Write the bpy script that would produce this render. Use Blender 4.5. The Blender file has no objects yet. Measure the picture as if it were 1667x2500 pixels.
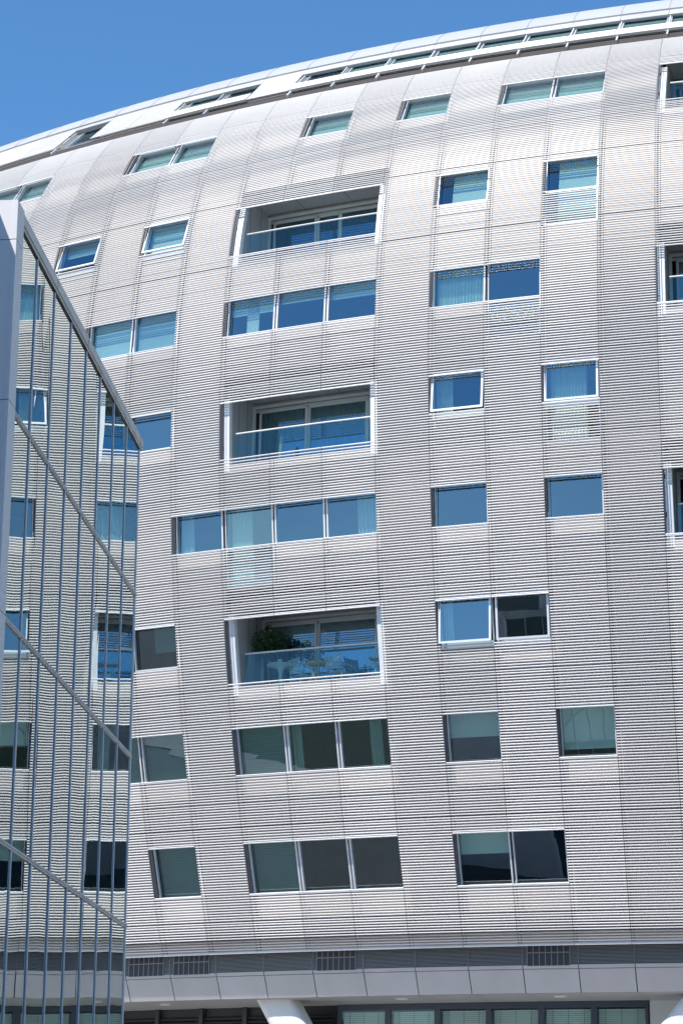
import bpy, math, random
import numpy as np
from mathutils import Vector, Matrix
random.seed(7)
sc = bpy.context.scene
col = sc.collection

# ------------------------------------------------------------------ camera, sky, sun, exposure
PITCH, ROLL, FPX = 0.30541719, 0.01841817, 5402.67
cd = bpy.data.cameras.new('camera'); cam = bpy.data.objects.new('camera', cd); col.objects.link(cam)
cd.sensor_width = 36; cd.sensor_height = 36; cd.sensor_fit = 'AUTO'
cd.lens = FPX*36/2500; cd.clip_start = .5; cd.clip_end = 5000
Fv = Vector((0, math.cos(PITCH), math.sin(PITCH))); Uv = Vector((0, -math.sin(PITCH), math.cos(PITCH))); Rv = Vector((1, 0, 0))
cr, sr = math.cos(ROLL), math.sin(ROLL)
X = Rv*cr+Uv*sr; Y = -Rv*sr+Uv*cr; Z = -Fv
m = Matrix(((X.x, Y.x, Z.x, 0), (X.y, Y.y, Z.y, 0), (X.z, Y.z, Z.z, 1.6), (0, 0, 0, 1)))
cam.matrix_world = m
sc.camera = cam
SUN_EL = math.radians(54); SUN_AZ = math.radians(-140)      # azimuth clockwise from +Y
w = bpy.data.worlds.new('World'); sc.world = w; w.use_nodes = True
nt = w.node_tree; bg = nt.nodes['Background']; sky = nt.nodes.new('ShaderNodeTexSky')
sky.sky_type = 'NISHITA'; sky.sun_disc = False; sky.sun_elevation = SUN_EL; sky.sun_rotation = SUN_AZ
sky.air_density = 1.0; sky.dust_density = 0; sky.ozone_density = 1.2; sky.altitude = 50
hs = nt.nodes.new('ShaderNodeHueSaturation'); hs.inputs['Saturation'].default_value = 1.28
nt.links.new(sky.outputs[0], hs.inputs['Color']); nt.links.new(hs.outputs[0], bg.inputs[0]); bg.inputs[1].default_value = .15
sd = bpy.data.lights.new('sun', 'SUN'); sd.energy = 4.5; sd.angle = math.radians(.5); sd.color = (1, .95, .88)
sun = bpy.data.objects.new('sun', sd); col.objects.link(sun)
sdir = Vector((math.sin(SUN_AZ)*math.cos(SUN_EL), math.cos(SUN_AZ)*math.cos(SUN_EL), math.sin(SUN_EL)))
sun.rotation_euler = sdir.to_track_quat('Z', 'Y').to_euler(); sun.location = (0, 0, 60)
sc.view_settings.view_transform = 'Standard'; sc.view_settings.look = 'None'
sc.view_settings.exposure = 0.42; sc.view_settings.gamma = 1; sc.view_settings.use_curve_mapping = False
sc.render.resolution_x = 682; sc.render.resolution_y = 1024
sc.cycles.max_bounces = 12; sc.cycles.transparent_max_bounces = 16; sc.cycles.glossy_bounces = 6

# ------------------------------------------------------------------ materials
def mat(name, colr, rough=.5, metal=0., spec=.5, noise=0., nscale=3., bump=0., bscale=30., streak=0., rnd=0.):
    M = bpy.data.materials.new(name); M.use_nodes = True; n = M.node_tree; b = n.nodes['Principled BSDF']
    b.inputs['Roughness'].default_value = rough; b.inputs['Metallic'].default_value = metal
    b.inputs['Specular IOR Level'].default_value = spec
    b.inputs['Base Color'].default_value = (*colr, 1)
    tc = n.nodes.new('ShaderNodeTexCoord')
    if noise:
        t = n.nodes.new('ShaderNodeTexNoise'); t.inputs['Scale'].default_value = nscale; t.inputs['Detail'].default_value = 6
        mp = n.nodes.new('ShaderNodeMapping'); mp.inputs['Scale'].default_value = (1, 1, .25 if streak else 1)
        n.links.new(tc.outputs['Object'], mp.inputs[0]); n.links.new(mp.outputs[0], t.inputs['Vector'])
        mx = n.nodes.new('ShaderNodeMix'); mx.data_type = 'RGBA'
        mx.inputs[6].default_value = (*[c*(1-noise) for c in colr], 1); mx.inputs[7].default_value = (*[min(1, c*(1+noise)) for c in colr], 1)
        n.links.new(t.outputs['Fac'], mx.inputs[0]); n.links.new(mx.outputs[2], b.inputs['Base Color'])
    if rnd:
        oi = n.nodes.new('ShaderNodeObjectInfo'); mr = n.nodes.new('ShaderNodeMapRange'); mr.inputs[3].default_value = 1-rnd; mr.inputs[4].default_value = 1+rnd*.5
        h = n.nodes.new('ShaderNodeHueSaturation'); n.links.new(oi.outputs['Random'], mr.inputs[0]); n.links.new(mr.outputs[0], h.inputs['Value'])
        src = b.inputs['Base Color'].links[0].from_socket; n.links.new(src, h.inputs['Color']); n.links.new(h.outputs[0], b.inputs['Base Color'])
    if bump:
        t2 = n.nodes.new('ShaderNodeTexNoise'); t2.inputs['Scale'].default_value = bscale; t2.inputs['Detail'].default_value = 5
        n.links.new(tc.outputs['Object'], t2.inputs['Vector'])
        bp = n.nodes.new('ShaderNodeBump'); bp.inputs['Strength'].default_value = bump; bp.inputs['Distance'].default_value = .02
        n.links.new(t2.outputs['Fac'], bp.inputs['Height']); n.links.new(bp.outputs[0], b.inputs['Normal'])
    return M
def glass(name, refl, gtint, ttint, bump=.0, bscale=1., stretch=(1, 1, 1), fres=.5, det=1.5):
    M = bpy.data.materials.new(name); M.use_nodes = True; n = M.node_tree; n.nodes.clear()
    out = n.nodes.new('ShaderNodeOutputMaterial'); mx = n.nodes.new('ShaderNodeMixShader')
    g = n.nodes.new('ShaderNodeBsdfGlossy'); g.inputs['Roughness'].default_value = 0.0; g.inputs['Color'].default_value = (*gtint, 1)
    t = n.nodes.new('ShaderNodeBsdfTransparent'); t.inputs['Color'].default_value = (*ttint, 1)
    lw0 = n.nodes.new('ShaderNodeLayerWeight'); lw0.inputs['Blend'].default_value = .5
    lw = n.nodes.new('ShaderNodeMath'); lw.operation = 'POWER'; lw.inputs[1].default_value = 3.5; n.links.new(lw0.outputs['Facing'], lw.inputs[0])
    ma = n.nodes.new('ShaderNodeMath'); ma.operation = 'MULTIPLY_ADD'; ma.use_clamp = True
    ma.inputs[1].default_value = fres; ma.inputs[2].default_value = refl
    n.links.new(lw.outputs[0], ma.inputs[0]); n.links.new(ma.outputs[0], mx.inputs[0])
    n.links.new(t.outputs[0], mx.inputs[1]); n.links.new(g.outputs[0], mx.inputs[2]); n.links.new(mx.outputs[0], out.inputs[0])
    if bump:
        tc = n.nodes.new('ShaderNodeTexCoord'); mp = n.nodes.new('ShaderNodeMapping'); mp.inputs['Scale'].default_value = stretch
        oi = n.nodes.new('ShaderNodeObjectInfo'); ad = n.nodes.new('ShaderNodeVectorMath'); ad.operation = 'MULTIPLY_ADD'
        ad.inputs[1].default_value = (37, 53, 71)
        n.links.new(oi.outputs['Random'], ad.inputs[0]); n.links.new(tc.outputs['Object'], ad.inputs[2])
        n.links.new(ad.outputs[0], mp.inputs[0])
        t2 = n.nodes.new('ShaderNodeTexNoise'); t2.inputs['Scale'].default_value = bscale; t2.inputs['Detail'].default_value = det
        n.links.new(mp.outputs[0], t2.inputs['Vector'])
        bp = n.nodes.new('ShaderNodeBump'); bp.inputs['Strength'].default_value = 1; bp.inputs['Distance'].default_value = bump
        n.links.new(t2.outputs['Fac'], bp.inputs['Height']); n.links.new(bp.outputs[0], g.inputs['Normal'])
    return M
MT = dict(
 louvre=mat('louvre_aluminium', (.755, .725, .705), .48, .0, noise=.07, nscale=.9, rnd=.12),
 wall=mat('wall_panel', (.33, .30, .285), .5, .1, noise=.14, nscale=1.6, streak=1),
 dark=mat('dark_joint', (.05, .05, .055), .6),
 brown=mat('gap_shade_brown', (.05, .04, .034), .6, noise=.2),
 frame=mat('window_frame', (.74, .75, .78), .35, .2, noise=.03),
 jamb=mat('jamb_panel', (.76, .77, .80), .4, noise=.03),
 brkt=mat('bracket_metal', (.12, .12, .13), .5, .3),
 gasket=mat('mullion_gap', (.12, .13, .16), .5),
 roof=mat('roof_membrane', (.43, .44, .47), .5, noise=.08, nscale=.8),
 inner=mat('loggia_wall', (.42, .42, .42), .6, noise=.06),
 door=mat('door_frame', (.62, .64, .64), .4),
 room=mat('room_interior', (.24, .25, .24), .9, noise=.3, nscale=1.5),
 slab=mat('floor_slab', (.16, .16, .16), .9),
 curtain=mat('curtain_cloth', (.50, .60, .55), .9, noise=.06, nscale=6),
 curtain2=mat('curtain_cloth_dark', (.45, .55, .50), .9, noise=.08, nscale=6),
 blind=mat('blind_slats', (.58, .67, .65), .7),
 blindd=mat('blind_dark', (.17, .30, .30), .7),
 blindw=mat('blind_pale', (.78, .84, .79), .7),
 fascia=mat('fascia_panel', (.42, .40, .395), .5, noise=.14, nscale=1.4, streak=1, rnd=.06),
 soffit=mat('soffit_panel', (.27, .265, .26), .6),
 conc=mat('concrete', (.66, .65, .64), .85, noise=.16, nscale=2.5, bump=.5, bscale=25),
 band=mat('recess_slats', (.27, .275, .29), .5, .2),
 bandback=mat('recess_back', (.15, .155, .165), .7),
 black=mat('black_louvre', (.035, .036, .04), .5),
 dframe=mat('dark_window_frame', (.05, .065, .085), .4),
 mull=mat('mullion_metal', (.66, .67, .69), .35, .0),
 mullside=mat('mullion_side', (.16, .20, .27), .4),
 cope=mat('coping_metal', (.56, .54, .51), .5, .0, noise=.22, nscale=3, streak=1),
 panel=mat('cladding_panel', (.68, .67, .68), .5, .0, noise=.06, nscale=.8, streak=1),
 panel2=mat('cladding_panel_grey', (.50, .51, .56), .5, .0, noise=.06),
 white=mat('white_plastic', (.50, .52, .48), .4),
 yellow=mat('yellow_metal', (.62, .38, .06), .5),
 steel=mat('steel', (.55, .57, .6), .3, .6),
 terra=mat('terracotta', (.42, .15, .07), .8, noise=.2),
 bark=mat('bark', (.16, .11, .07), .9, noise=.3, nscale=20),
 leaf=mat('leaves', (.06, .12, .035), .5, noise=.45, nscale=9),
 petal=mat('petals', (.7, .72, .62), .7),
 asphalt=mat('asphalt', (.07, .07, .072), .9, noise=.25, nscale=.6, bump=.3),
 added_lawn=mat('lawn_grass', (.026, .038, .026), .95, noise=.4, nscale=1.5),
 paving=mat('paving', (.22, .21, .20), .9, noise=.15, nscale=2),
 brick=mat('dark_brick', (.24, .22, .20), .9, noise=.3, nscale=2),
 wood=mat('slatted_wood', (.30, .14, .07), .7, noise=.25),
 glass=glass('window_glass', .30, (.65, .80, .87), (.66, .83, .80), .0012, 1.1, fres=.9),
 balglass=glass('balustrade_glass', .035, (.72, .86, .92), (.74, .88, .92), .0005, 1., fres=.4),
 curtainglass=glass('curtain_wall_glass', .64, (.88, .95, .94), (.35, .5, .5), .006, .6, (1.2, 1.2, .8), fres=.3, det=0),
 doorglass=glass('door_glass', .24, (.52, .70, .86), (.62, .76, .74), .0012, 1.1, fres=.6),
 dglass=glass('ground_floor_glass', .05, (.7, .85, .9), (.8, .9, .88), .0008, 1., fres=.8),
)
em = bpy.data.materials.new('lamp_glow'); em.use_nodes = True
em.node_tree.nodes['Principled BSDF'].inputs['Emission Color'].default_value = (1, .72, .35, 1)
em.node_tree.nodes['Principled BSDF'].inputs['Emission Strength'].default_value = 6
MT['glow'] = em

# ------------------------------------------------------------------ mesh helpers
class MB:
    def __init__(s): s.v = []; s.f = []; s.smooth = []
    def quad(s, a, b, c, d, sm=False):
        n = len(s.v); s.v += [tuple(a), tuple(b), tuple(c), tuple(d)]; s.f.append((n, n+1, n+2, n+3)); s.smooth.append(sm)
    def hexa(s, c):      # c: 8 corners, index = 4*i+2*j+k
        n = len(s.v); s.v += [tuple(p) for p in c]
        for q in ((0, 1, 3, 2), (4, 6, 7, 5), (0, 4, 5, 1), (2, 3, 7, 6), (0, 2, 6, 4), (1, 5, 7, 3)):
            s.f.append(tuple(n+i for i in q)); s.smooth.append(False)
    def tube(s, a, b, r, n=10, r2=None, caps=True):
        a = Vector(a); b = Vector(b); d = (b-a).normalized(); r2 = r if r2 is None else r2
        u = d.orthogonal().normalized(); v = d.cross(u); k = len(s.v)
        for (p, rr) in ((a, r), (b, r2)):
            for i in range(n):
                t = 2*math.pi*i/n; s.v.append(tuple(p+u*(rr*math.cos(t))+v*(rr*math.sin(t))))
        for i in range(n):
            j = (i+1) % n; s.f.append((k+i, k+j, k+n+j, k+n+i)); s.smooth.append(True)
        if caps:
            s.v += s.v[k:k+2*n]; k += 2*n
            s.f.append(tuple(k+i for i in range(n))[::-1]); s.smooth.append(False)
            s.f.append(tuple(k+n+i for i in range(n))); s.smooth.append(False)
    def lathe(s, c, prof, n=20):
        k = len(s.v)
        for r, z in prof:
            for i in range(n):
                t = 2*math.pi*i/n; s.v.append((c[0]+r*math.cos(t), c[1]+r*math.sin(t), c[2]+z))
        for j in range(len(prof)-1):
            for i in range(n):
                i2 = (i+1) % n; s.f.append((k+j*n+i, k+j*n+i2, k+(j+1)*n+i2, k+(j+1)*n+i)); s.smooth.append(True)
    def box(s, x0, x1, y0, y1, z0, z1):
        s.hexa([(x, y, z) for x in (x0, x1) for y in (y0, y1) for z in (z0, z1)])
    def build(s, name, material, parent=None, origin=None):
        me = bpy.data.meshes.new(name); o = bpy.data.objects.new(name, me); col.objects.link(o)
        off = Vector(origin) if origin is not None else Vector((0, 0, 0)); q = parent
        while q is not None: off = off+q.location; q = q.parent
        base = off
        me.from_pydata([(p[0]-base[0], p[1]-base[1], p[2]-base[2]) for p in s.v], [], s.f)
        me.polygons.foreach_set('use_smooth', s.smooth)
        mats = material if isinstance(material, (list, tuple)) else [material]
        for mm in mats: me.materials.append(MT[mm])
        me.update()
        if parent is not None:
            o.parent = parent
        elif origin is not None: o.location = off
        return o
def tag(o, label=None, cat=None, group=None, kind=None):
    if label: o['label'] = label
    if cat: o['category'] = cat
    if group: o['group'] = group
    if kind: o['kind'] = kind
    return o
def empty(name, loc, **k):
    o = bpy.data.objects.new(name, None); col.objects.link(o); o.location = loc; return tag(o, **k)

# ------------------------------------------------------------------ shape of the curved facade
PX, PY, TH0, DTH, R0 = 27.724827609, 122.359022308, -2.0539103, 0.02078572, 71.45324232
CW = DTH*R0
PC = [-2.1925624546812897e-06, -3.9849862294381593e-05, -0.00015311471727907238, -0.012568032622202761, 0.08457943727874674, 1.1804210557824764]
ZB, ZTOP = 6.468, 31.514
zz = np.linspace(ZB-.5, ZTOP, 600); rr = np.polyval(PC, zz-19)
pts = [(rr[i], zz[i]) for i in range(len(zz))]
a = math.atan2(rr[-2]-rr[-1], zz[-1]-zz[-2]); r_, z_ = pts[-1]
for k in range(190):                                        # the roof edge goes on curving back
    a = math.radians(43.5+(0 if k < 60 else (k-60)*.05*14.5)); r_ -= .05*math.sin(a); z_ += .05*math.cos(a); pts.append((r_, z_))
pts = np.array(pts); tt = np.concatenate([[0], np.cumsum(np.hypot(*np.diff(pts, axis=0).T))])
T0 = float(np.interp(ZB, pts[:, 1], tt)); tt -= T0
RR = pts[:, 0]; ZZ = pts[:, 1]
dr = np.gradient(RR, tt); dz = np.gradient(ZZ, tt)
def t_of(z): return float(np.interp(z, ZZ, tt))
TT = t_of(ZTOP)
def Mi(i, t, w=0.):
    r = np.interp(t, tt, RR); z = np.interp(t, tt, ZZ); a1 = np.interp(t, tt, dr); b1 = np.interp(t, tt, dz)
    th = TH0+DTH*i; q = R0+r+w*b1
    return np.array([PX+q*math.cos(th), PY+q*math.sin(th), z-w*a1+1.6])
def M(u, t, w=0.):
    i = math.floor(u+1e-9); f = u-i
    if f < 1e-6: return Mi(i, t, w)
    return Mi(i, t, w)*(1-f)+Mi(i+1, t, w)*f
def N(u, rho, z):                                           # radius offset, absolute level
    i = math.floor(u+1e-9); f = u-i
    def P(k):
        th = TH0+DTH*k; return np.array([PX+(R0+rho)*math.cos(th), PY+(R0+rho)*math.sin(th), z+1.6])
    return P(i) if f < 1e-6 else P(i)*(1-f)+P(i+1)*f
def mbox(mb, u0, u1, t0, t1, w0, w1, w0t=None, w1t=None, step=.6):
    cuts = [u0]+[k for k in range(math.ceil(u0+1e-6), math.floor(u1-1e-6)+1)]+[u1]
    nt_ = max(1, int(math.ceil((t1-t0)/step)))
    w0t = w0 if w0t is None else w0t; w1t = w1 if w1t is None else w1t
    for ua, ub in zip(cuts[:-1], cuts[1:]):
        # sharp corners at the seams: measure just inside each chord
        for k in range(nt_):
            ta = t0+(t1-t0)*k/nt_; tb = t0+(t1-t0)*(k+1)/nt_; fa = k/nt_; fb = (k+1)/nt_
            c = []
            for u in (ua, ub):
                for (t, f) in ((ta, fa), (tb, fb)):
                    for (p, q) in ((w0, w0t), (w1, w1t)): c.append(M(u, t, p+(q-p)*f))
            mb.hexa(c)
def nbox(mb, u0, u1, r0, r1, z0, z1):
    cuts = [u0]+[k for k in range(math.ceil(u0+1e-6), math.floor(u1-1e-6)+1)]+[u1]
    for ua, ub in zip(cuts[:-1], cuts[1:]):
        mb.hexa([N(u, r, z) for u in (ua, ub) for r in (r0, r1) for z in (z0, z1)])

I0, I1 = -10, 18
LV = dict(A=(7.932, 9.203), B=(10.925, 12.116), C=(13.863, 14.945), D=(16.828, 17.89), E=(19.835, 20.86), F=(22.8, 23.872), G=(25.892, 26.878), H=(29.238, 30.139))
WIN = dict(A=[0, 2, 3, 4, 6, 7, 11, 13, 14], B=[-1, 0, 2, 3, 4, 6, 8, 11, 12, 15], C=[0, 6, 7, 11, 15], D=[1, 2, 3, 4, 6, 8, 15],
           E=[-1, 0, 6, 8, 12, 15], F=[-1, 0, 2, 3, 4, 6, 7, 15], G=[-2, 0, 6, 8, 14], H=[-5, -4, -1, 0, 3, 5, 7, 8, 15])
LOG = dict(C=[2, 13], D=[10], E=[2, 13], F=[10], G=[2], H=[10])
LOGH = dict(C=1.72, D=1.68, E=1.60, F=1.60, G=1.62, H=1.72)
open_ = {}                                                  # column -> openings in t, in the louvre screen
for row, (z0, z1) in LV.items():
    for i in WIN[row]: open_.setdefault(i, []).append((t_of(z0), t_of(z1)))
    for i in LOG.get(row, []):
        for k in range(3): open_.setdefault(i+k, []).append((t_of(z1)-LOGH[row], t_of(z1)))
SG0, RAIL0, RAIL1, WT, WEND = TT+.0, TT+.88, TT+1.38, TT+2.27, TT+2.68
strip_open = [i for i in range(I0, I1) if i in (-8, -4, -1, 0) or i >= 2]
WW = -.20                                                   # wall plane behind the louvres

# ------------------------------------------------------------------ the apartment building
apt = empty('apartment_building', (0, 52, 0), label='curved grey apartment building clad in horizontal louvres, filling the picture behind the glass building', cat='building')

PITCHL = .0715
def louvre(mb, i, t, rad=.0152, g=.005, w=0.):
    n = 8; k = len(mb.v); c0 = Mi(i, t, w); c1 = Mi(i+1, t, w); d = c1-c0; c0 = c0+d*g; c1 = c1-d*g
    nn = Mi(i, t, 1)-Mi(i, t, 0); up = Mi(i, t+.01)-Mi(i, t-.01); up = up/np.linalg.norm(up)
    for c in (c0, c1):
        for q in range(n):
            an = 2*math.pi*(q+.5)/n; mb.v.append(tuple(c+nn*(rad*.95*math.cos(an))+up*(rad*1.1*math.sin(an))))
    for q in range(n):
        j = (q+1) % n; mb.f.append((k+q, k+j, k+n+j, k+n+q)); mb.smooth.append(True)
    mb.v += mb.v[k:k+2*n]; k += 2*n
    mb.f.append(tuple(k+q for q in range(n))[::-1]); mb.smooth.append(False)
    mb.f.append(tuple(k+n+q for q in range(n))); mb.smooth.append(False)
joints = []
for row in 'ABCDEFGH':
    z0, z1 = LV[row]
    joints += [t_of(z0)-.78, t_of(z1)+.42]
nl = int((WEND-0)/PITCHL)
for i in range(I0, I1):
    mb = MB(); ops = sorted(open_.get(i, [])); near = -6 < i < 11; last = 0.; above = False
    for k in range(nl+1):
        t = .02+k*PITCHL
        if any(a-.005 < t < b-.02 for a, b in ops): continue
        if TT+.02 < t < RAIL0-.06: continue
        if i in strip_open and ((TT < t < RAIL0 or RAIL1 < t < WT) or (i < -3 and TT < t < WT+.15)): continue
        if (near and t-last > .2) or (t > TT+.02 and not above):
            if mb.v: mb.build('roof_louvres' if above else 'louvre_screen', 'louvre', apt); mb = MB()
        above = t > TT+.02
        if not any(a-.03 < t < a for a, b in ops):
            louvre(mb, i, t-.007 if any(abs(t-j) < PITCHL*.5 for j in joints) else t, .0145 if any(abs(t-j) < PITCHL*.5 for j in joints) else .0152)
        for a, b in ops:                                    # thicker edge bars round an opening
            if t < a <= t+PITCHL: louvre(mb, i, a-.012, .018)
            if t-PITCHL <= b-.02 < t and last < t-.2: mb2 = len(mb.v); louvre(mb, i, b+.002, .018)
        last = t
    lo = MB(); louvre(lo, i, .0, .024); lo.build('bottom_edge', 'louvre', apt)
    mb.build('louvre_screen', 'louvre', apt)
    # carrier behind the joint of two screens
    jb = MB()
    segs = []; cur = 0.
    both = sorted(set(open_.get(i, [])) & set(open_.get(i-1, [])))
    for (a, b) in both: segs.append((cur, a)); cur = b
    segs.append((cur, TT))
    if True:
        for a, b in segs:
            if b-a > .1:
                if -6 < i < 11 and jb.v: jb.build('louvre_bracket', 'brkt', apt); jb = MB()
                mbox(jb, i-.002, i+.008, a+.02, b, -.07, -.03, step=1.0)
                mbox(jb, i+.05, i+.055, a+.02, b, -.10, -.06, step=1.0)
    jb.build('louvre_bracket', 'brkt', apt)

# wall behind the louvres (with its openings)
wall = MB(); jl = MB()
def fwin(row, i):    # bottom/top of the glazed window in t, behind the opening
    z0, z1 = LV[row]; t0 = t_of(z0); t1 = t_of(z1)
    el = math.atan2(z0, 60.); sl = math.atan(-np.interp(t0, tt, dr)/np.interp(t0, tt, dz))
    s = -WW*math.tan(el+sl)
    full = (row, i) in FULL
    return t0+s-.035-(1.05 if full else 0), t1+s+.10, t0+s-.035
FULL = {('F', 7), ('D', 2), ('G', 8), ('E', 8)}
walls_open = {}
for row in LV:
    for i in WIN[row]: a, b, _ = fwin(row, i); walls_open.setdefault(i, []).append((a, b))
    for i in LOG.get(row, []):
        for k in range(3): walls_open.setdefault(i+k, []).append((t_of(LV[row][1])-LOGH[row]-.12, t_of(LV[row][1])+.80))
for i in range(I0, I1):
    cur = -.02
    ops = sorted(walls_open.get(i, []))
    if i in strip_open: ops.append((TT+.95, WT+.60))
    ops.append((WEND, WEND))
    for (a, b) in ops:
        n = max(1, int((a-cur)/.5))
        for k in range(n):
            ta = cur+(a-cur)*k/n; tb = cur+(a-cur)*(k+1)/n
            wall.quad(Mi(i, ta, WW), Mi(i+1, ta, WW), Mi(i+1, tb, WW), Mi(i, tb, WW))
            wall.quad(Mi(i+1, ta, WW-.12), Mi(i, ta, WW-.12), Mi(i, tb, WW-.12), Mi(i+1, tb, WW-.12))
        # edges of the opening: returns
        for t in ((a, b) if b > a else ()):
            wall.quad(Mi(i, t, WW), Mi(i, t, WW-.12), Mi(i+1, t, WW-.12), Mi(i+1, t, WW))
        cur = b
    for (a, b) in ops:
        if b > a:
            for e in (i, i+1):
                if any(abs(a-c) < 1e-6 for c, d in walls_open.get(i-1 if e == i else i+1, [])): continue
                wall.quad(Mi(e, a, WW), Mi(e, b, WW), Mi(e, b, WW-.12), Mi(e, a, WW-.12))
    for j in joints:
        if not any(a-.05 < j < b+.05 for a, b in walls_open.get(i, [])): mbox(jl, i, i+1, j-.012, j+.008, WW-.01, WW+.01)
    mbox(jl, i+.012, i+.03, 0, TT, WW-.01, WW+.012, step=1.) if i not in (3, 4, 5) else None
wall.build('wall', 'wall', apt)
jl.build('wall_joint', 'dark', apt)

# dark strip standing in for the shade of the gap below the roof strip
g = MB(); rl_ = MB()
for i in range(I0, I1):
    mbox(g, i, i+1, TT+.03, TT+(1.08 if i in strip_open else 1.22), -.14, -.11)
    mbox(g, i, i+1, TT+.03, TT+.06, -.13, -.03)
    mbox(rl_, i+.001, i+.999, TT+.92, TT+.94, -.11, -.09)
g.build('gap_shade', 'brown', apt); rl_.build('gap_lip', 'jamb', apt)

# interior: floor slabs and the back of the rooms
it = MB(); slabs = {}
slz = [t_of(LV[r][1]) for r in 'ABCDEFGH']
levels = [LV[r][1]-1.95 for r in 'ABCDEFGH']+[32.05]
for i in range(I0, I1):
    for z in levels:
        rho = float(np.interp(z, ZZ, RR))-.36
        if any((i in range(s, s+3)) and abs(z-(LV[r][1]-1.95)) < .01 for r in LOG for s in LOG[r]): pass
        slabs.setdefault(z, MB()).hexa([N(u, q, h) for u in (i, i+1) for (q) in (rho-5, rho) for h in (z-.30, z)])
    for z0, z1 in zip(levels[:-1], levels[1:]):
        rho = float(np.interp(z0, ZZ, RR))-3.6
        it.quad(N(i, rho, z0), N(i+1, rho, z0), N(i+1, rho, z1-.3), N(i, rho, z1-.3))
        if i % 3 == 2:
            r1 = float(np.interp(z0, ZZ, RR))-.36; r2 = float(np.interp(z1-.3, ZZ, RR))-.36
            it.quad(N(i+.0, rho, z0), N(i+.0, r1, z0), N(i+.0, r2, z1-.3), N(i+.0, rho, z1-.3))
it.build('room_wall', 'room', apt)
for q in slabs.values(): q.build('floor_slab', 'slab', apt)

# ------------------------------------------------------------------ windows
def corrug(mb, u0, u1, t0, t1, w, amp=.028, per=.085, jit=.3):
    n = max(6, int((u1-u0)*CW/per*4)); ph = random.random()*6; nt2 = 3
    prev = None
    for k in range(n+1):
        f = k/n; u = u0+(u1-u0)*f; ph += 2*math.pi/4*(1+random.uniform(-jit, jit))
        cur = [M(u, t0+(t1-t0)*j/nt2, w+amp*math.sin(ph)*(1-.25*j/nt2)) for j in range(nt2+1)]
        if prev is not None:
            for j in range(nt2): mb.quad(prev[j], cur[j], cur[j+1], prev[j+1], True)
        prev = cur
def blind_mesh(mb, u0, u1, t0, t1, w, pitch=.07):
    t = t1-.01; i = math.floor(u0)
    while t > t0:
        mb.quad(M(u0, t, w+.012), M(u1, t, w+.012), M(u1, t-pitch*.9, w), M(u0, t-pitch*.9, w)); t -= pitch
TRE = {  # row, column -> list of (kind, from, to, drop)   from/to across the window, drop = share of the height from the top
 ('A', 0): [('blind2', 0, 1, 1)], ('A', 2): [('blind2', 0, 1, 1)], ('A', 6): [('roller', 0, 1, .42)],
 ('B', 0): [('blind2', 0, 1, 1)], ('B', -1): [('blind2', 0, 1, 1)], ('B', 2): [('blind2', 0, 1, 1)], ('B', 6): [('roller', 0, 1, .50)], ('B', 8): [('roller', 0, 1, .84)],
 ('B', 3): [('cur2', 0, .2, 1)], ('B', 4): [('cur2', .55, .8, 1)], ('C', 0): [('blind2', .4, 1, .6)],
 ('C', 6): [('cur', .02, .2, 1)], ('D', 1): [('cur', .02, .3, 1)], ('D', 2): [('cur', .05, .5, 1)], ('D', 4): [('cur', .55, .98, 1)],
 ('E', 6): [('cur', .02, .34, 1)], ('E', 8): [('cur', .05, .75, 1)],
 ('F', -1): [('blindw', 0, 1, .9)], ('F', 0): [('blind', 0, 1, 1)], ('F', 2): [('blindw', .35, .62, 1), ('blind', 0, 1, .35)], ('F', 6): [('cur', 0, 1, 1)], ('F', 3): [('blind', 0, 1, .2)], ('F', 4): [('blind', 0, 1, .3)],
 ('G', 0): [('blindw', 0, 1, 1)], ('G', 6): [('blindw', .25, 1, 1)], ('G', 8): [('blindw', .22, 1, 1)], ('G', -2): [('blind', 0, 1, .3)],
 ('H', -5): [('blind', 0, 1, .9)], ('H', -4): [('blind', 0, 1, .5)], ('H', -1): [('blindw', 0, 1, .9)], ('H', 0): [('blind', 0, 1, .75)], ('H', 3): [('blind', 0, 1, .7)],
 ('H', 5): [('blind', 0, 1, .75)], ('H', 7): [('blind', 0, 1, .85)], ('H', 8): [('blind', 0, 1, .75)], ('D', 15): [('cur', 0, .5, 1)], ('E', 12): [('cur', 0, .5, 1)],
}
OPEN = {('E', 6): .17, ('E', 8): .09, ('C', 6): .22, ('C', 7): .07, ('G', -2): .10, ('G', 0): .10}
def ring(mb, u0, u1, t0, t1, w0, w1, b, w0t=None, w1t=None, mid=None):
    bu = b/CW
    kw = dict(w0t=w0t, w1t=w1t)
    def wl(t, x, xt): return x if xt is None else x+(xt-x)*(t-t0)/(t1-t0)
    def bx(a, c, d, e): mbox(mb, a, c, d, e, wl(d, w0, w0t), wl(d, w1, w1t), wl(e, w0, w0t), wl(e, w1, w1t), step=5)
    bx(u0, u0+bu, t0, t1); bx(u1-bu, u1, t0, t1); bx(u0+bu, u1-bu, t0, t0+b); bx(u0+bu, u1-bu, t1-b, t1)
    if mid: bx(u0+bu, u1-bu, mid-b*.5, mid+b*.5)
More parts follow.
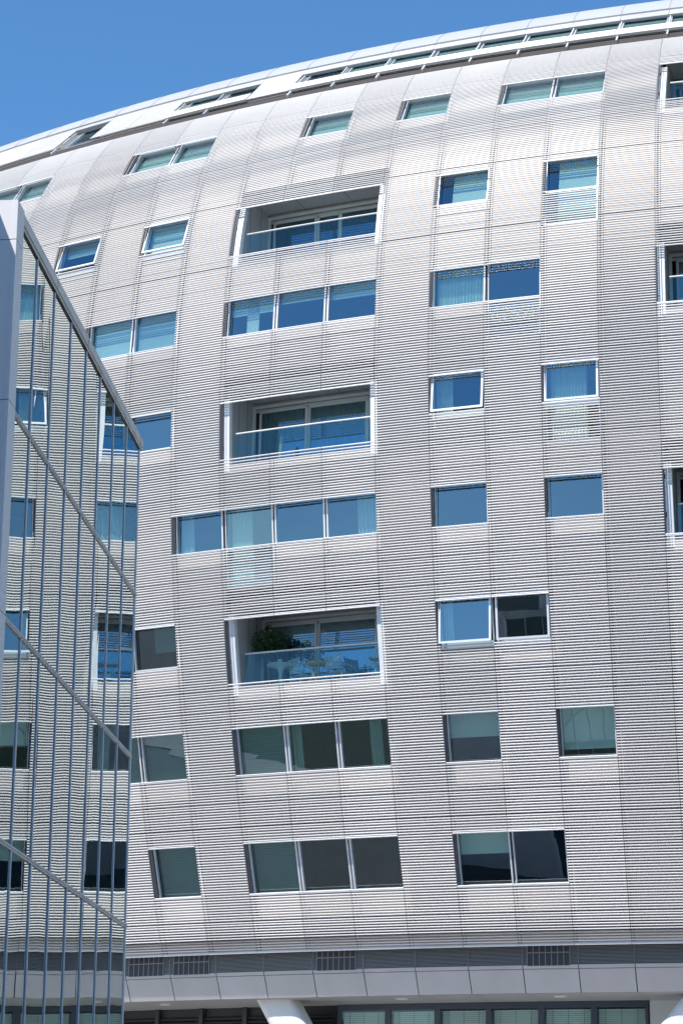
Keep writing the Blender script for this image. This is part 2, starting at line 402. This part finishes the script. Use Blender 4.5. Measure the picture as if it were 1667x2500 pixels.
for row in LV:
    for i in WIN[row]:
        ta, tb, tm = fwin(row, i); key = (row, i); full = ta < tm-.5
        u0 = i+.018; u1 = i+.985
        fr = MB(); ring(fr, u0, u1, ta, tb, WW-.10, WW+.012, .042, mid=(tm+.02) if full else None)
        f = fr.build('window', 'frame', apt)
        if (i-1) not in WIN[row]:
            jb = MB(); mbox(jb, i-.02, i+.016, ta, tb, WW-.02, WW+.03); jb.build('reveal', 'gasket', f)
        a2 = OPEN.get(key)
        bu = .042/CW
        if a2:
            t2 = tm+.06; s = MB(); ring(s, u0+bu*.6, u1-bu*.6, t2-.03, tb-.03, WW+.02+a2, WW+.075+a2, .055, WW+.02, WW+.075)
            s.build('sash', 'frame', f)
            for uu in (u0+.09, u1-.09):
                arm = MB(); arm.tube(M(uu, t2+.02, WW-.02), M(uu+.03, t2, WW+.03+a2), .009, 6); arm.build('stay', 'steel', f)
            gp = MB(); gp.quad(M(u0+bu, t2+.01, WW+.045+a2), M(u1-bu, t2+.01, WW+.045+a2), M(u1-bu, tb-.05, WW+.045), M(u0+bu, tb-.05, WW+.045)); gp.build('pane', 'glass', f)
            sill = MB(); mbox(sill, u0, u1, tm-.12, tm-.0, WW-.0, WW+.05); sill.build('sill', 'frame', f)
        else:
            wv = random.uniform(-.006, .006); bt = .055 if row == 'D' else 0
            gp = MB(); gp.quad(M(u0+bu, ta+.04, WW-.05+bt), M(u1-bu, ta+.04, WW-.05+bt), M(u1-bu, tb-.04, WW-.05+wv), M(u0+bu, tb-.04, WW-.05)); gp.build('pane', 'doorglass' if row == 'D' else 'glass', f)  # row D: bluer glass and a tilted pane deepen the mirrored sky
        # curtains and blinds behind the pane
        for kd, x0, x1, dp in TRE.get(key, []):
            xa = u0+bu+(u1-u0-2*bu)*x0; xb = u0+bu+(u1-u0-2*bu)*x1
            vis = tb-.08-tm; tlow = tb-.08-vis*dp
            if dp == 1: tlow = ta+.05
            c = MB()
            if kd in ('cur', 'cur2'):
                corrug(c, xa, xb, ta+.03, tb, WW-.24); c.build('curtain', 'curtain' if kd == 'cur' else 'curtain2', f)
            elif kd == 'roller':
                c.quad(M(xa, tlow, WW-.16), M(xb, tlow, WW-.16), M(xb, tb, WW-.16), M(xa, tb, WW-.16)); c.build('blind', 'blindw', f)
            else:
                blind_mesh(c, xa, xb, tlow, tb, WW-.19, .055); c.build('blind', {'blind': 'blind', 'blindw': 'blindw', 'blind2': 'blindd'}[kd], f)

# roof strip: windows, rails
for i in strip_open:
    fr = MB(); ring(fr, i+.02, i+.98, TT+.96, WT+.59, WW-.08, WW+.01, .05)
    f = fr.build('roof_window', 'frame', apt)
    gp = MB(); gp.quad(M(i+.05, TT+1., WW-.03), M(i+.95, TT+1., WW-.03), M(i+.95, WT+.55, WW-.03), M(i+.05, WT+.55, WW-.03)); gp.build('pane', 'glass', f)
    if i % 2 or i > 3:
        c = MB(); blind_mesh(c, i+.06, i+.94, RAIL0+.3, WT+.58, WW-.065, .06); c.build('blind', 'blindw', f)
    rl = MB()
    if i > -3: mbox(rl, i+.006, i+.994, RAIL0-.02, RAIL1, -.05, .03)
    mbox(rl, i+.03, i+.05, RAIL1, WT, -.10, -.03)
    mbox(rl, i+.04, i+.07, TT+.5, RAIL0, -.16, -.02)
    rl.build('rail', 'louvre', f)
rb = MB()
for i in range(I0, I1):
    n = 46; t0 = WEND+.02; ts = [t0+5.6*k/n for k in range(n+1)]
    for a_, b_ in zip(ts[:-1], ts[1:]):
        wa = .06
        rb.quad(Mi(i, a_, wa), Mi(i+1, a_, wa), Mi(i+1, b_, wa), Mi(i, b_, wa), True)
    rb.quad(Mi(i, t0, wa), Mi(i, t0, -.2), Mi(i+1, t0, -.2), Mi(i+1, t0, wa))
    pe = Mi(i, ts[-1], wa); pe2 = Mi(i+1, ts[-1], wa)
    zt = pe[2]-1.6; rho = np.hypot(pe[0]-PX, pe[1]-PY)-R0
    rb.quad(pe, pe2, N(i+1, -16, zt+.9), N(i, -16, zt+.9)); rb.quad(N(i, -16, zt+.9), N(i+1, -16, zt+.9), N(i+1, -16, -1.6), N(i, -16, -1.6))
rb.build('roof', 'roof', apt)
for i in range(I0, I1):
    rs = MB(); mbox(rs, i+.0, i+.006, WEND+.04, WEND+1.5, .062, .068, step=.3); rs.build('roof_seam', 'gasket', apt)
# end walls
ew = MB()
for i in (I0, I1):
    ts = np.linspace(0, TT+6, 40)
    for a_, b_ in zip(ts[:-1], ts[1:]):
        p = Mi(i, a_, -.05); q = Mi(i, b_, -.05)
        ew.quad(p, q, N(i, -16, q[2]-1.6), N(i, -16, p[2]-1.6))
ew.build('end_wall', 'wall', apt)

# ------------------------------------------------------------------ loggias
def loggia(row, i):
    z0, z1 = LV[row]; t1 = t_of(z1); t0 = t1-LOGH[row]
    zf = float(np.interp(t0, tt, ZZ))-.12; zc = z1+.55
    rf = float(np.interp(zf, ZZ, RR)); rc = float(np.interp(zc, ZZ, RR)); rb_ = min(rf, rc)-1.6
    ua, ub = i+.10, i+2.93
    shell = MB()
    cuts = [ua, i+1, i+2, ub]
    for a_, b_ in zip(cuts[:-1], cuts[1:]):
        shell.quad(N(a_, rf-.22, zf), N(b_, rf-.22, zf), N(b_, rb_, zf), N(a_, rb_, zf))
        shell.quad(N(a_, rc-.18, zc), N(a_, rb_, zc), N(b_, rb_, zc), N(b_, rc-.18, zc))
        shell.quad(N(a_, rb_-.02, zc-.0), N(a_, rb_-.02, zc-.16), N(b_, rb_-.02, zc-.16), N(b_, rb_-.02, zc))
    for u in (ua, ub):
        shell.quad(N(u, rf-.22, zf), N(u, rb_, zf), N(u, rb_, zc), N(u, rc-.18, zc))
    s = shell.build('loggia', 'inner', apt)
    jn = MB()
    for u in (i+.9, i+1.9): mbx = [N(x, q, z) for x in (u, u+.008) for q in (rb_, rc-.2) for z in (zc-.006, zc-.002)]; jn.hexa(mbx)
    for q in (.25, .6):
        rq = rb_+(rf-rb_-.2)*q; jn.hexa([N(x, r, z) for x in (ua+.001, ua+.004) for r in (rq, rq+.012) for z in (zf, zc)])
    jn.build('panel_joint', 'dark', s)
    # jambs
    for (x0, x1) in ((i+.012, i+.135), (i+2.88, i+3.0)):
        j = MB(); mbox(j, x0, x1, t0-.30, t1+.16, WW-.16, WW+.012); j.build('jamb', 'jamb', s)
    j = MB(); mbox(j, i-.045, i+.006, t0-.05, t1+.1, WW-.02, WW+.035); mbox(j, i+.006, i+.011, t0-.05, t1+.1, WW, WW+.03); j.build('reveal', 'gasket', s)
    e = MB(); mbox(e, i+.135, i+2.88, t0-.36, t0-.15, WW-.1, WW+.01); e.build('slab_edge', 'fascia', s)
    # door wall
    dw = MB(); dg = MB()
    fz0, fz1 = zf+.02, zc-.16
    def nb(m_, a_, b_, p, q, z0_, z1_): nbox(m_, a_, b_, p, q, z0_, z1_)
    rd = rb_-.02
    if row == 'G': bays = [(ua+.10, ua+1.04), (ua+1.04, ua+1.53), (ua+1.53, ub-.28)]
    else: bays = [(ua+.12, ua+1.12), (ua+1.12, ua+2.32), (ua+2.32, ub)]
    nb(dw, ua, ub, rd-.02, rd+.06, fz1, fz1+.07)
    nb(dw, ua, ua+.05, rd-.02, rd+.05, fz0, fz1)
    if row == 'G': nb(shell2 := MB(), ub-.27, ub, rd-.1, rd+.03, fz0, fz1); shell2.build('wall_panel', 'inner', s)
    for k, (a_, b_) in enumerate(bays):
        o = -.05*(k % 2); bw = .045
        nb(dw, a_, a_+bw, rd-.06+o, rd+o, fz0, fz1-.08); nb(dw, b_-bw, b_, rd-.06+o, rd+o, fz0, fz1-.08)
        nb(dw, a_, b_, rd-.06+o, rd+o, fz1-.14, fz1-.08); nb(dw, a_, b_, rd-.06+o, rd+o, fz0, fz0+.08)
        dg.hexa([N(x, q, z) for x in (a_+bw, b_-bw) for q in (rd-.035+o, rd-.03+o) for z in (fz0+.08, fz1-.14)])
    nb(dw, ua, ub, rd-.1, rd-.06, fz1-.08, fz1)
    d = dw.build('door_frame', 'door', s); dg.build('door_glass', 'doorglass', s)
    # rail and glass
    rr_ = min(rf, float(np.interp(zf+1.0, ZZ, RR)))-.34; zr = zf+.17+LOGH[row]*.49
    rl = MB()
    cc = [i+.20, i+1, i+2, i+2.89]
    for a_, b_ in zip(cc[:-1], cc[1:]): rl.tube(N(a_, rr_, zr), N(b_, rr_, zr), .024, 10)
    rl.build('handrail', 'louvre', s)
    bgm = MB()
    for k, (a_, b_) in enumerate(zip(cc[:-1], cc[1:])):
        q = i+.2+k*.897; q2 = q+.89
        us = [x for x in cc if q < x < q2]; us = [q]+us+[q2]
        for c0, c1 in zip(us[:-1], us[1:]): bgm.hexa([N(x, r, z) for x in (c0, c1) for r in (rr_-.004, rr_+.004) for z in (zf+.03, zr-.02)])
    bgm.build('balustrade_glass', 'balglass', s)
    # curtains behind the doors
    def ncur(a_, b_, m_):
        c = MB(); n = int((b_-a_)*CW/.02); ph = 0; prev = None
        for k in range(n+1):
            u = a_+(b_-a_)*k/n; ph += .95*(1+random.uniform(-.4, .4)); q = rd-.22+.03*math.sin(ph); cur = (N(u, q, zf+.05), N(u, q, zc-.2))
            if prev: c.quad(prev[0], cur[0], cur[1], prev[1], True)
            prev = cur
        c.build('curtain', m_, s)
    if row == 'E': ncur(ua+.16, ua+.50, 'curtain2'); ncur(ua+.50, ua+2.3, 'curtain2'); ncur(ua+2.35, ub, 'curtain2')
    elif row == 'C': ncur(ua+.16, ua+1.25, 'curtain2')
    elif row in 'FH': ncur(ua+.16, ua+.9, 'curtain')
    elif row == 'G': ncur(ub-.5, ub-.35, 'curtain')
    return dict(zf=zf, zc=zc, rf=rf, rb=rb_, rd=rd, rr=rr_, zr=zr)
LG = {}
for row in LOG:
    for i in LOG[row]: LG[(row, i)] = loggia(row, i)

# ------------------------------------------------------------------ base of the building: recess band, fascia, soffit, ground floor
bb = MB(); bs = MB(); gd = MB()
for i in range(I0, I1):
    bb.quad(N(i, -2.30, 5.9), N(i+1, -2.30, 5.9), N(i+1, -2.30, 6.9), N(i, -2.30, 6.9))
    bb.quad(N(i, -2.30, 6.75), N(i+1, -2.30, 6.75), N(i+1, -1.6, 6.75), N(i, -1.6, 6.75))
    z = 6.0
    while z < 6.72:
        bs.hexa([N(u, q, h) for u in (i+.01, i+.99) for q in (-2.29, -2.25) for h in (z, z+.014)]); z += .034
    bs.hexa([N(u, q, h) for u in (i-.006, i+.006) for q in (-2.29, -2.24) for h in (5.98, 6.75)])
    if i in (-1, 0, 3, 7, 11):
        gr = MB()
        gd = MB(); gd.hexa([N(x, q, h) for x in (i+.08, i+.87) for q in (-2.248, -2.242) for h in (5.985, 6.74)]); gd.build('vent_opening', 'dark', apt)
        for k in range(8):
            u = i+.08+k*.11; gr.hexa([N(x, q, h) for x in (u, u+.014) for q in (-2.24, -2.23) for h in (5.98, 6.74)])
        gr.hexa([N(x, q, h) for x in (i+.08, i+.85) for q in (-2.24, -2.235) for h in (6.30, 6.325)]); gr.build('vent_grille', 'band', apt)
bb.build('recess_wall', 'bandback', apt); bs.build('recess_slats', 'band', apt)
for i in range(I0, I1):
    fm = MB()
    fm.hexa([N(u, r, z) for u in (i+.009, i+.991) for (r, z) in ((-2.66, 5.34), (-2.34, 6.00), (-2.58, 5.34), (-2.26, 6.00))])
    o = fm.build('fascia_panel', 'fascia', apt)
fb = MB()
for i in range(I0, I1):
    fb.hexa([N(u, r, z) for u in (i, i+1) for (r, z) in ((-2.9, 5.36), (-2.9, 5.98), (-2.68, 5.36), (-2.46, 5.98))])
fb.build('fascia_backing', 'dark', apt)
so = MB()
for i in range(I0, I1):
    so.quad(N(i+.006, -2.62, 5.335), N(i+.994, -2.62, 5.335), N(i+.994, -4.62, 5.30), N(i+.006, -4.62, 5.30))
    so.quad(N(i, -2.7, 5.342), N(i+1, -2.7, 5.342), N(i+1, -4.7, 5.342), N(i, -4.7, 5.342))
so.build('soffit', 'soffit', apt)
for (u, r) in ((-.53, -3.3), (4.48, -3.3), (7.51, -3.3), (11, -3.3)):
    c = N(u, r, 5.325-.0); dl = MB(); dl.lathe(c-np.array([0, 0, .03]), [(.001, 0), (.15, 0), (.16, .012), (.16, .04)], 20); dl.build('downlight', 'white', apt)
gz = -4.5
# dark louvred doors to the left, glazing to the right
gl_from, gl_to = 2.84, 8.97
mull_u = [2.84, 3.88, 4.89, 5.92, 6.94, 7.95, 8.97]
bk = MB(); bf = MB()
us = [-10.3+1.0*k for k in range(13)]+[1.8, 2.76]
us = [-9.4, -8.4, -7.4, -6.4, -5.4, -4.35, -3.3, -2.28, -1.26, -.22, .79, 1.80, 2.78]
for a_, b_ in zip(us[:-1], us[1:]):
    z = -1.5
    while z < 5.1:
        bk.hexa([N(u, r, h+dz_) for u in (a_+.05, b_-.05) for (r, dz_) in ((gz-.07, .05), (gz+.0, -.015)) for h in (z, z+.02)]); z += .105
    bf.hexa([N(u, r, h) for u in (a_-.045, a_+.045) for r in (gz-.1, gz+.05) for h in (-1.6, 5.30)])
    bk.quad(N(a_, gz-.11, -1.6), N(b_, gz-.11, -1.6), N(b_, gz-.11, 5.3), N(a_, gz-.11, 5.3))
bk.build('louvred_doors', 'black', apt); bf.build('door_posts', 'black', apt)
for k in range(len(mull_u)-1):
    a_, b_ = mull_u[k], mull_u[k+1]; fr = MB()
    for (x0, x1, z0_, z1_) in ((a_-.0, a_+.055, -1.6, 5.3), (b_-.055, b_-.001, -1.6, 5.3), (a_+.055, b_-.055, 5.14, 5.3), (a_+.055, b_-.055, 4.15, 4.22)):
        fr.hexa([N(x, r, z) for x in (x0, x1) for r in (gz-.06, gz+.05) for z in (z0_, z1_)])
    f = fr.build('shop_window', 'dframe', apt)
    p = MB(); p.quad(N(a_+.05, gz, -1.6), N(b_-.05, gz, -1.6), N(b_-.05, gz, 5.2), N(a_+.05, gz, 5.2)); p.build('pane', 'dglass', f)
    bl = MB(); z = 5.1
    while z > 2.2:
        bl.quad(N(a_+.07, gz-.14, z), N(b_-.07, gz-.14, z), N(b_-.07, gz-.17, z-.042), N(a_+.07, gz-.17, z-.042)); z -= .052
    bl.build('blind', 'blind', f)
    cc = MB()
    for x in (.2, .5, .8): cc.hexa([N(a_+x+y, r, z) for y in (0, .006) for r in (gz-.115, gz-.11) for z in (2.2, 5.1)])
    cc.build('blind_cord', 'gasket', f)
wl = MB()
wl.hexa([N(x, r, z) for x in (9.0, 12) for r in (gz-.2, gz+.02) for z in (-1.6, 5.3)])
wl.hexa([N(x, r, z) for x in (12, 18) for r in (gz-.2, gz+.02) for z in (-1.6, 5.3)])
wl.hexa([N(x, r, z) for x in (-10, 18) for r in (gz-6.2, gz-6) for z in (-1.6, 5.3)]) if 0 else None
wl.build('ground_floor_wall', 'door', apt)
gi = MB()
for i in range(2, 9): gi.quad(N(i, gz-3, -1.6), N(i+1, gz-3, -1.6), N(i+1, gz-3, 5.3), N(i, gz-3, 5.3))
gi.build('room_wall', 'room', apt)

# leaning concrete columns meeting at the pavement
def lean(uA, uB, rT, wT):
    top = N(uA, rT, 5.45); bot = N(uB, rT, -1.65); top = Vector(top); bot = Vector(bot)
    tang = Vector(N(uA+.5, rT, 0)-N(uA-.5, rT, 0)).normalized(); nrm = Vector((tang.y, -tang.x, 0))
    mb = MB(); n = 32
    rings = []
    for p in (top, top.lerp(bot, .33), top.lerp(bot, .66), bot):
        rg = []
        for q in range(n):
            an = 2*math.pi*q/n; cx_, cy_ = math.cos(an), math.sin(an); e = .45
            x = math.copysign(abs(cx_)**e, cx_)*wT*.5; y = math.copysign(abs(cy_)**e, cy_)*.36
            rg.append(len(mb.v)); mb.v.append(tuple(p+tang*x+nrm*y))
        rings.append(rg)
    for a_, b_ in zip(rings[:-1], rings[1:]):
        for q in range(n):
            j = (q+1) % n; mb.f.append((a_[q], b_[q], b_[j], a_[j])); mb.smooth.append(True)
    mb.build('leaning_column', 'conc', apt)
lean(1.93, 5.0, -3.25, 1.12)
lean(10.3, 6.1, -3.25, 1.3)
lean(13.3, 16.2, -3.25, 1.2)

# ------------------------------------------------------------------ glass office building on the left
GK = 41.8/46
GA = np.array([-4.44924383, 45.78432297, 0.]); Gd = np.array([.09454522, .99552057, 0.]); Gn = np.array([.99552057, -.09454522, 0.])
def G(s, z, w_=0.): return (GA+Gd*s+Gn*(-.0175*(z-16)+w_)+np.array([0, 0, z]))*GK+np.array([0, 0, 1.6])
def gbox(mb, s0, s1, z0, z1, w0, w1): mb.hexa([G(s, z, q) for s in (s0, s1) for z in (z0, z1) for q in (w0, w1)])
gb = empty('glass_office_building', (-9, 38, 0), label='glass walled office building with grey metal corner at the left edge', cat='building')
MUL = [-11.48, -10.15, -8.70, -7.25, -5.82, -4.40, -2.95, -1.50, 0.0]
TZ = [-1.75, 1.95, 5.46, 8.98, 12.50, 16.0]
for a_, b_ in zip(MUL[:-1], MUL[1:]):
    for z0, z1 in zip(TZ[:-1], TZ[1:]):
        p = MB(); j = [random.uniform(-.002, .002) for _ in range(4)]
        p.quad(G(a_, z0, j[0]), G(b_, z0, j[1]), G(b_, z1, j[2]), G(a_, z1, j[3]))
        p.build('glass_pane', 'curtainglass', gb)
for s in MUL[1:-1]:
    mm = MB(); gbox(mm, s-.02, s+.02, -1.75, 15.95, -.04, .022); o = mm.build('mullion', 'mull', gb)
    ms = MB(); gbox(ms, s+.021, s+.05, -1.75, 15.95, -.04, .014); gbox(ms, s-.05, s-.021, -1.75, 15.95, -.04, .004); ms.build('gasket', 'mullside', o)
e_ = MB(); gbox(e_, -.04, .03, -1.75, 15.9, -.06, .02); e_.build('edge_trim', 'mull', gb)
for z in TZ[1:-1]:
    tr = MB(); gbox(tr, -11.48, .06, z-.04, z+.04, -.03, .03); o = tr.build('transom', 'cope', gb)
    tl = MB(); gbox(tl, -11.48, .06, z-.010, z+.0, .03, .032); tl.build('gasket', 'dark', o)
cp = MB(); gbox(cp, -11.52, .2, 15.86, 16.05, -.5, .055); gbox(cp, -11.5, .1, 15.79, 15.86, -.1, .03)
o = cp.build('coping', 'cope', gb)
cj = MB()
for s in (-8.7, -5.9, -3.0, -.1): gbox(cj, s, s+.015, 15.86, 16.055, -.51, .058)
gbox(cj, -11.5, .1, 15.785, 15.792, .0, .032)
cj.build('coping_joint', 'dark', o)
# front (cladding) face towards the camera and the taller wing beside it
pf = MB(); pj = MB()
zs_ = [-1.75, 1.95, 5.46, 8.98, 12.50, 15.35, 16.08]
for z0, z1 in zip(zs_[:-1], zs_[1:]):
    gbox(pf, -11.95, -11.50, z0+.008, z1-.008, -3.2, .0)
    gbox(pf, -11.96, -11.48, z0+.008, z1-.008, .0, .07)
gbox(pj, -11.90, -11.47, -1.6, 16.0, -3.1, .06)
pf.build('cladding', 'panel', gb); pj.build('cladding_joint', 'dark', gb)
cw = MB()
for z0, z1 in ((-1.75, 5.4), (5.41, 12.4), (12.41, 15.2), (15.21, 16.75)):
    cw.hexa([G(s, z, q) for s in (-20, -11.97) for z in (z0, z1) for q in (-4.5, -.60)])
cw.build('side_wing', 'panel2', gb)
bd = MB()
bd.hexa([G(s, z, q) for s in (-11.4, -.05) for z in (-1.75, 15.9) for q in (-9., -4.2)])
for z in TZ[1:]: bd.hexa([G(s, q2, q) for s in (-11.4, -.05) for q2 in (z-.35, z-.05) for q in (-4.2, -.15)])
bd.build('core', 'slab', gb)
rf_ = MB(); gbox(rf_, -11.45, .15, 15.9, 16.03, -9.2, -.5); rf_.build('roof', 'cope', gb)
bw_ = MB(); gbox(bw_, -.04, .0, -1.75, 15.95, -9.2, -.06); bw_.build('back_wall', 'panel2', gb)

# ------------------------------------------------------------------ things on the loggia with the plants
L = LG[('C', 2)]; zf = L['zf']+1.6
def at(u, q): # q = metres in from the rail
    p = N(u, L['rr']-q, L['zf']); return Vector((p[0], p[1], p[2]))
tang = Vector(N(4, 0, 0)-N(3, 0, 0)).normalized(); tang.z = 0; ang = math.atan2(tang.y, tang.x)
def place(o, p, rot=0.): o.location = p; o.rotation_euler = (0, 0, ang+rot); return o
# white pedestal table
t = empty('pedestal_table', (0, 0, 0), label='round white pedestal table carrying a cup, below the big potted tree on the balcony', cat='table')
a_ = MB(); a_.lathe((0, 0, 0), [(.001, .70), (.36, .70), (.38, .715), (.38, .73), (.36, .74), (.001, .74)], 32); a_.build('tabletop', 'white', t)
a_ = MB(); a_.lathe((0, 0, 0), [(.24, 0), (.22, .03), (.08, .12), (.045, .30), (.05, .5), (.10, .64), (.20, .699)], 24); a_.build('pedestal', 'white', t)
place(t, at(2.78, .42))
c_ = MB(); c_.lathe((0, 0, 0), [(.001, 0), (.055, 0), (.065, .15), (.058, .15), (.05, .02), (.001, .02)], 18)
o = c_.build('cup', 'white'); tag(o, 'pale cup standing on the round white table', 'cup'); p = at(2.76, .42); p.z += .742; o.location = p
def chair(name, label, u, q, rot, m_):
    t = empty(name, (0, 0, 0), label=label, cat='chair', group='slatted chairs on the balcony')
    fr = MB()
    for sx in (-.25, .25):
        fr.tube((sx, -.22, 0), (sx, -.20, .62), .012, 8); fr.tube((sx, -.20, .62), (sx, .20, .64), .012, 8); fr.tube((sx, .24, 0), (sx, .20, .42), .012, 8); fr.tube((sx, .20, .42), (sx, .30, .88), .012, 8)
    fr.build('frame', m_, t)
    s = MB()
    for k in range(8): s.box(-.24, .24, -.2+.05*k, -.165+.05*k, .42, .435)
    s.build('seat', m_, t); b = MB()
    for k in range(7): z = .5+.052*k; y = .215+(z-.42)*.21; b.box(-.24, .24, y, y+.01, z, z+.034)
    b.build('backrest', m_, t); place(t, at(u, q), rot); return t
chair('balcony_chair', 'white slatted armchair between the white pedestal table and the yellow table', 3.15, .62, 2.6, 'white')
chair('balcony_chair', 'white slatted armchair right of the yellow table', 3.90, .55, 2.9, 'white')
chair('balcony_chair', 'dark chair low behind the rail beside the right glass door', 4.22, .75, 1.2, 'gasket')
def xtable(label, u, q, m_, r=.3):
    t = empty('folding_table', (0, 0, 0), label=label, cat='table'); a_ = MB()
    a_.lathe((0, 0, 0), [(.001, .68), (r, .68), (r, .70), (.001, .70)], 24); a_.build('tabletop', m_, t)
    l = MB()
    for sx in (-.2, .2):
        l.tube((sx, -.18, 0), (-sx, -.16, .68), .012, 8); l.tube((sx, .18, 0), (-sx, .16, .68), .012, 8)
    l.build('crossed_legs', m_, t); place(t, at(u, q))
xtable('small round yellow folding table in the middle of the balcony', 3.49, .40, 'yellow')
xtable('small dark topped folding table with crossed white legs at the right jamb of the balcony', 4.68, .42, 'steel', .26)
def leaves(mb, c, R, n, s, flat=1.):
    for _ in range(n):
        d = Vector((random.gauss(0, 1), random.gauss(0, 1), random.gauss(0, 1))).normalized()*(R*random.uniform(.35, 1.05))
        d.z *= flat; p = Vector(c)+d; a1 = Vector((random.uniform(-1, 1), random.uniform(-1, 1), random.uniform(-1, 1))).normalized(); b1 = a1.orthogonal().normalized()
        l = s*random.uniform(.7, 1.3); wd = l*.4; q = p+a1*l
        mb.quad(p, p+a1*l*.5+b1*wd, q, p+a1*l*.5-b1*wd)
def plant(name, label, u, q, h, R, n, s, pot='terra', trunk=.02, petals=0, flat=1., lift=0.):
    t = empty(name, (0, 0, 0), label=label, cat='plant')
    pt = MB(); pt.lathe((0, 0, 0), [(.001, 0), (.12, 0), (.17, .26), (.15, .26), (.13, .22), (.001, .22)], 18); pt.build('pot', pot, t)
    if trunk:
        tr = MB(); tr.tube((0, 0, .2), (.03, .0, h*.6), trunk, 8, trunk*.8)
        for k in range(5):
            an = k*1.3; tr.tube((.03, 0, h*.55), (.03+R*.5*math.cos(an), R*.5*math.sin(an), h*.8+.1*(k % 2)), trunk*.6, 6, trunk*.3)
        tr.build('trunk', 'bark', t)
    lf = MB(); leaves(lf, (.03, 0, h), R, n, s, flat); lf.build('foliage', 'leaf', t)
    if petals:
        pe = MB(); leaves(pe, (.03, 0, h), R, petals, s*.8, flat); pe.build('flowers', 'petal', t)
    p = at(u, q); p.z += lift; t.location = p
plant('potted_tree', 'tall dark green potted tree standing at the left end of the balcony', 2.42, .75, 1.45, .46, 1300, .075, trunk=.03)
plant('potted_plant', 'white flowering plant in a terracotta pot behind the rail', 3.05, 1.0, .95, .28, 300, .06, trunk=.012, petals=40, lift=.25)
plant('potted_plant', 'small leafy plant standing behind the yellow table', 3.52, 1.0, .75, .22, 160, .055, trunk=.01, lift=.1)
wr = MB()
for k in range(7): wr.box(-.2+.06*k, -.165+.06*k, -.015, .015, 0, 1.45)
for z in (.3, 1.2): wr.box(-.2, .2, -.03, -.015, z, z+.04)
o = wr.build('wooden_trellis', 'wood'); tag(o, 'reddish slatted wooden trellis leaning behind the potted tree on the balcony', 'trellis'); place(o, at(2.75, 1.35)); o.rotation_euler[0] = -.05
# lit lamp and folded parasol on the balcony above
L = LG[('E', 2)]
pr = MB(); pr.lathe((0, 0, 0), [(.15, 0), (.15, .05), (.02, .06), (.02, .35), (.06, .4), (.05, 1.0), (.01, 1.05)], 12)
o = pr.build('folded_parasol', 'curtain2'); tag(o, 'small folded parasol standing inside the left end of the middle balcony', 'parasol'); o.location = at(2.85, .8)
p = N(3.35, L['rd']-1.0, L['zc']-.42)
lm = MB(); lm.lathe((0, 0, 0), [(.001, 0), (.03, .01), (.04, .04), (.03, .07), (.001, .08)], 12); o = lm.build('ceiling_lamp', 'glow')
tag(o, 'tiny lit warm lamp seen through the curtained door of the middle balcony', 'lamp'); o.location = p

# ------------------------------------------------------------------ ground, houses opposite, and lawns, paths, trees added for the window reflections
gm = MB(); gm.quad((-600, -600, 0), (600, -600, 0), (600, 600, 0), (-600, 600, 0)); tag(gm.build('ground', 'asphalt'), kind='structure')
pm = MB()
for i in range(I0, I1): pm.hexa([N(u, q, z) for u in (i, i+1) for q in (-16, 9) for z in (-1.6, -1.48)])  # unseen paving, widened outward to bounce warm light onto the fascia
tag(pm.build('pavement', 'conc'), kind='structure')
def strip(name, m_, x0, x1, y0, y1, z):
    q = MB(); q.quad((x0, y0, z), (x1, y0, z), (x1, y1, z), (x0, y1, z)); tag(q.build(name, m_), kind='structure')
strip('added_lawn', 'added_lawn', -60, 60, 20, 31, .03); strip('added_path', 'paving', -60, 60, 31, 34, .04); strip('added_path', 'paving', -60, 60, 12, 20, .035)  # added out of view to vary what the lowest windows mirror
strip('added_lawn', 'added_lawn', -70, 70, -40, -20, .03)
random.seed(3)
for k, (x, y, h) in enumerate(((-46, -24, 13), (-34, -30, 15), (-24, -22, 12), (-15, -28, 14), (14, -22, 13), (24, -28, 15), (35, -24, 12))):
    t = empty('added_tree', (x, y, 0), label='leafy tree added behind the viewer, seen only mirrored in the lower windows', cat='tree', group='trees added behind the viewer')  # added out of view to give the lower windows dark shapes to mirror
    tr = MB(); tr.tube((x, y, 0), (x+.2, y, h*.55), .28, 10, .16)
    for j in range(7):
        an = j*.9; tr.tube((x+.2, y, h*(.38+.03*j)), (x+.2+h*.2*math.cos(an), y+h*.2*math.sin(an), h*(.6+.04*j)), .10, 7, .03)
    tr.build('trunk', 'bark', t)
    cw_ = MB()
    for j in range(16):
        an = random.uniform(0, 6.28); rr3 = h*.24*random.uniform(.1, 1); leaves(cw_, (x+rr3*math.cos(an), y+rr3*math.sin(an), h*random.uniform(.5, .9)), h*.13, 130, .42)
    cw_.build('crown', 'leaf', t)
def block(x0, x1, y0, y1, h, label, steps=()):
    b = empty('street_building', ((x0+x1)/2, (y0+y1)/2, 0), label=label, cat='building')
    mb = MB(); mb.box(x0, x1, y0, y1, 0, h)
    for (a_, b_, c_, hh) in steps: mb.box(x0+(x1-x0)*a_, x0+(x1-x0)*b_, y0+c_, y1-c_, h, h+hh)
    mb.build('wall', 'brick', b)
    wn = MB(); z = 1.2
    while z < h-2:
        x = x0+1
        while x < x1-2: wn.quad((x, y1+.02, z), (x+1.6, y1+.02, z), (x+1.6, y1+.02, z+1.7), (x, y1+.02, z+1.7)); x += 3
        z += 3.2
    wn.build('window', 'dframe', b)
block(-80, -38, -62, -44, 25.5, 'dark brick block behind the viewer, mirrored in the lower left windows')
block(-32, 4, -64, -44, 27, 'dark stepped building mirrored as a low dome in the windows', [(.3, .7, 2, 2.0), (.36, .64, 3, 3.6), (.43, .57, 4, 4.4)])
block(8, 60, -66, -46, 26, 'dark brick block behind the viewer, mirrored in the lower right windows')
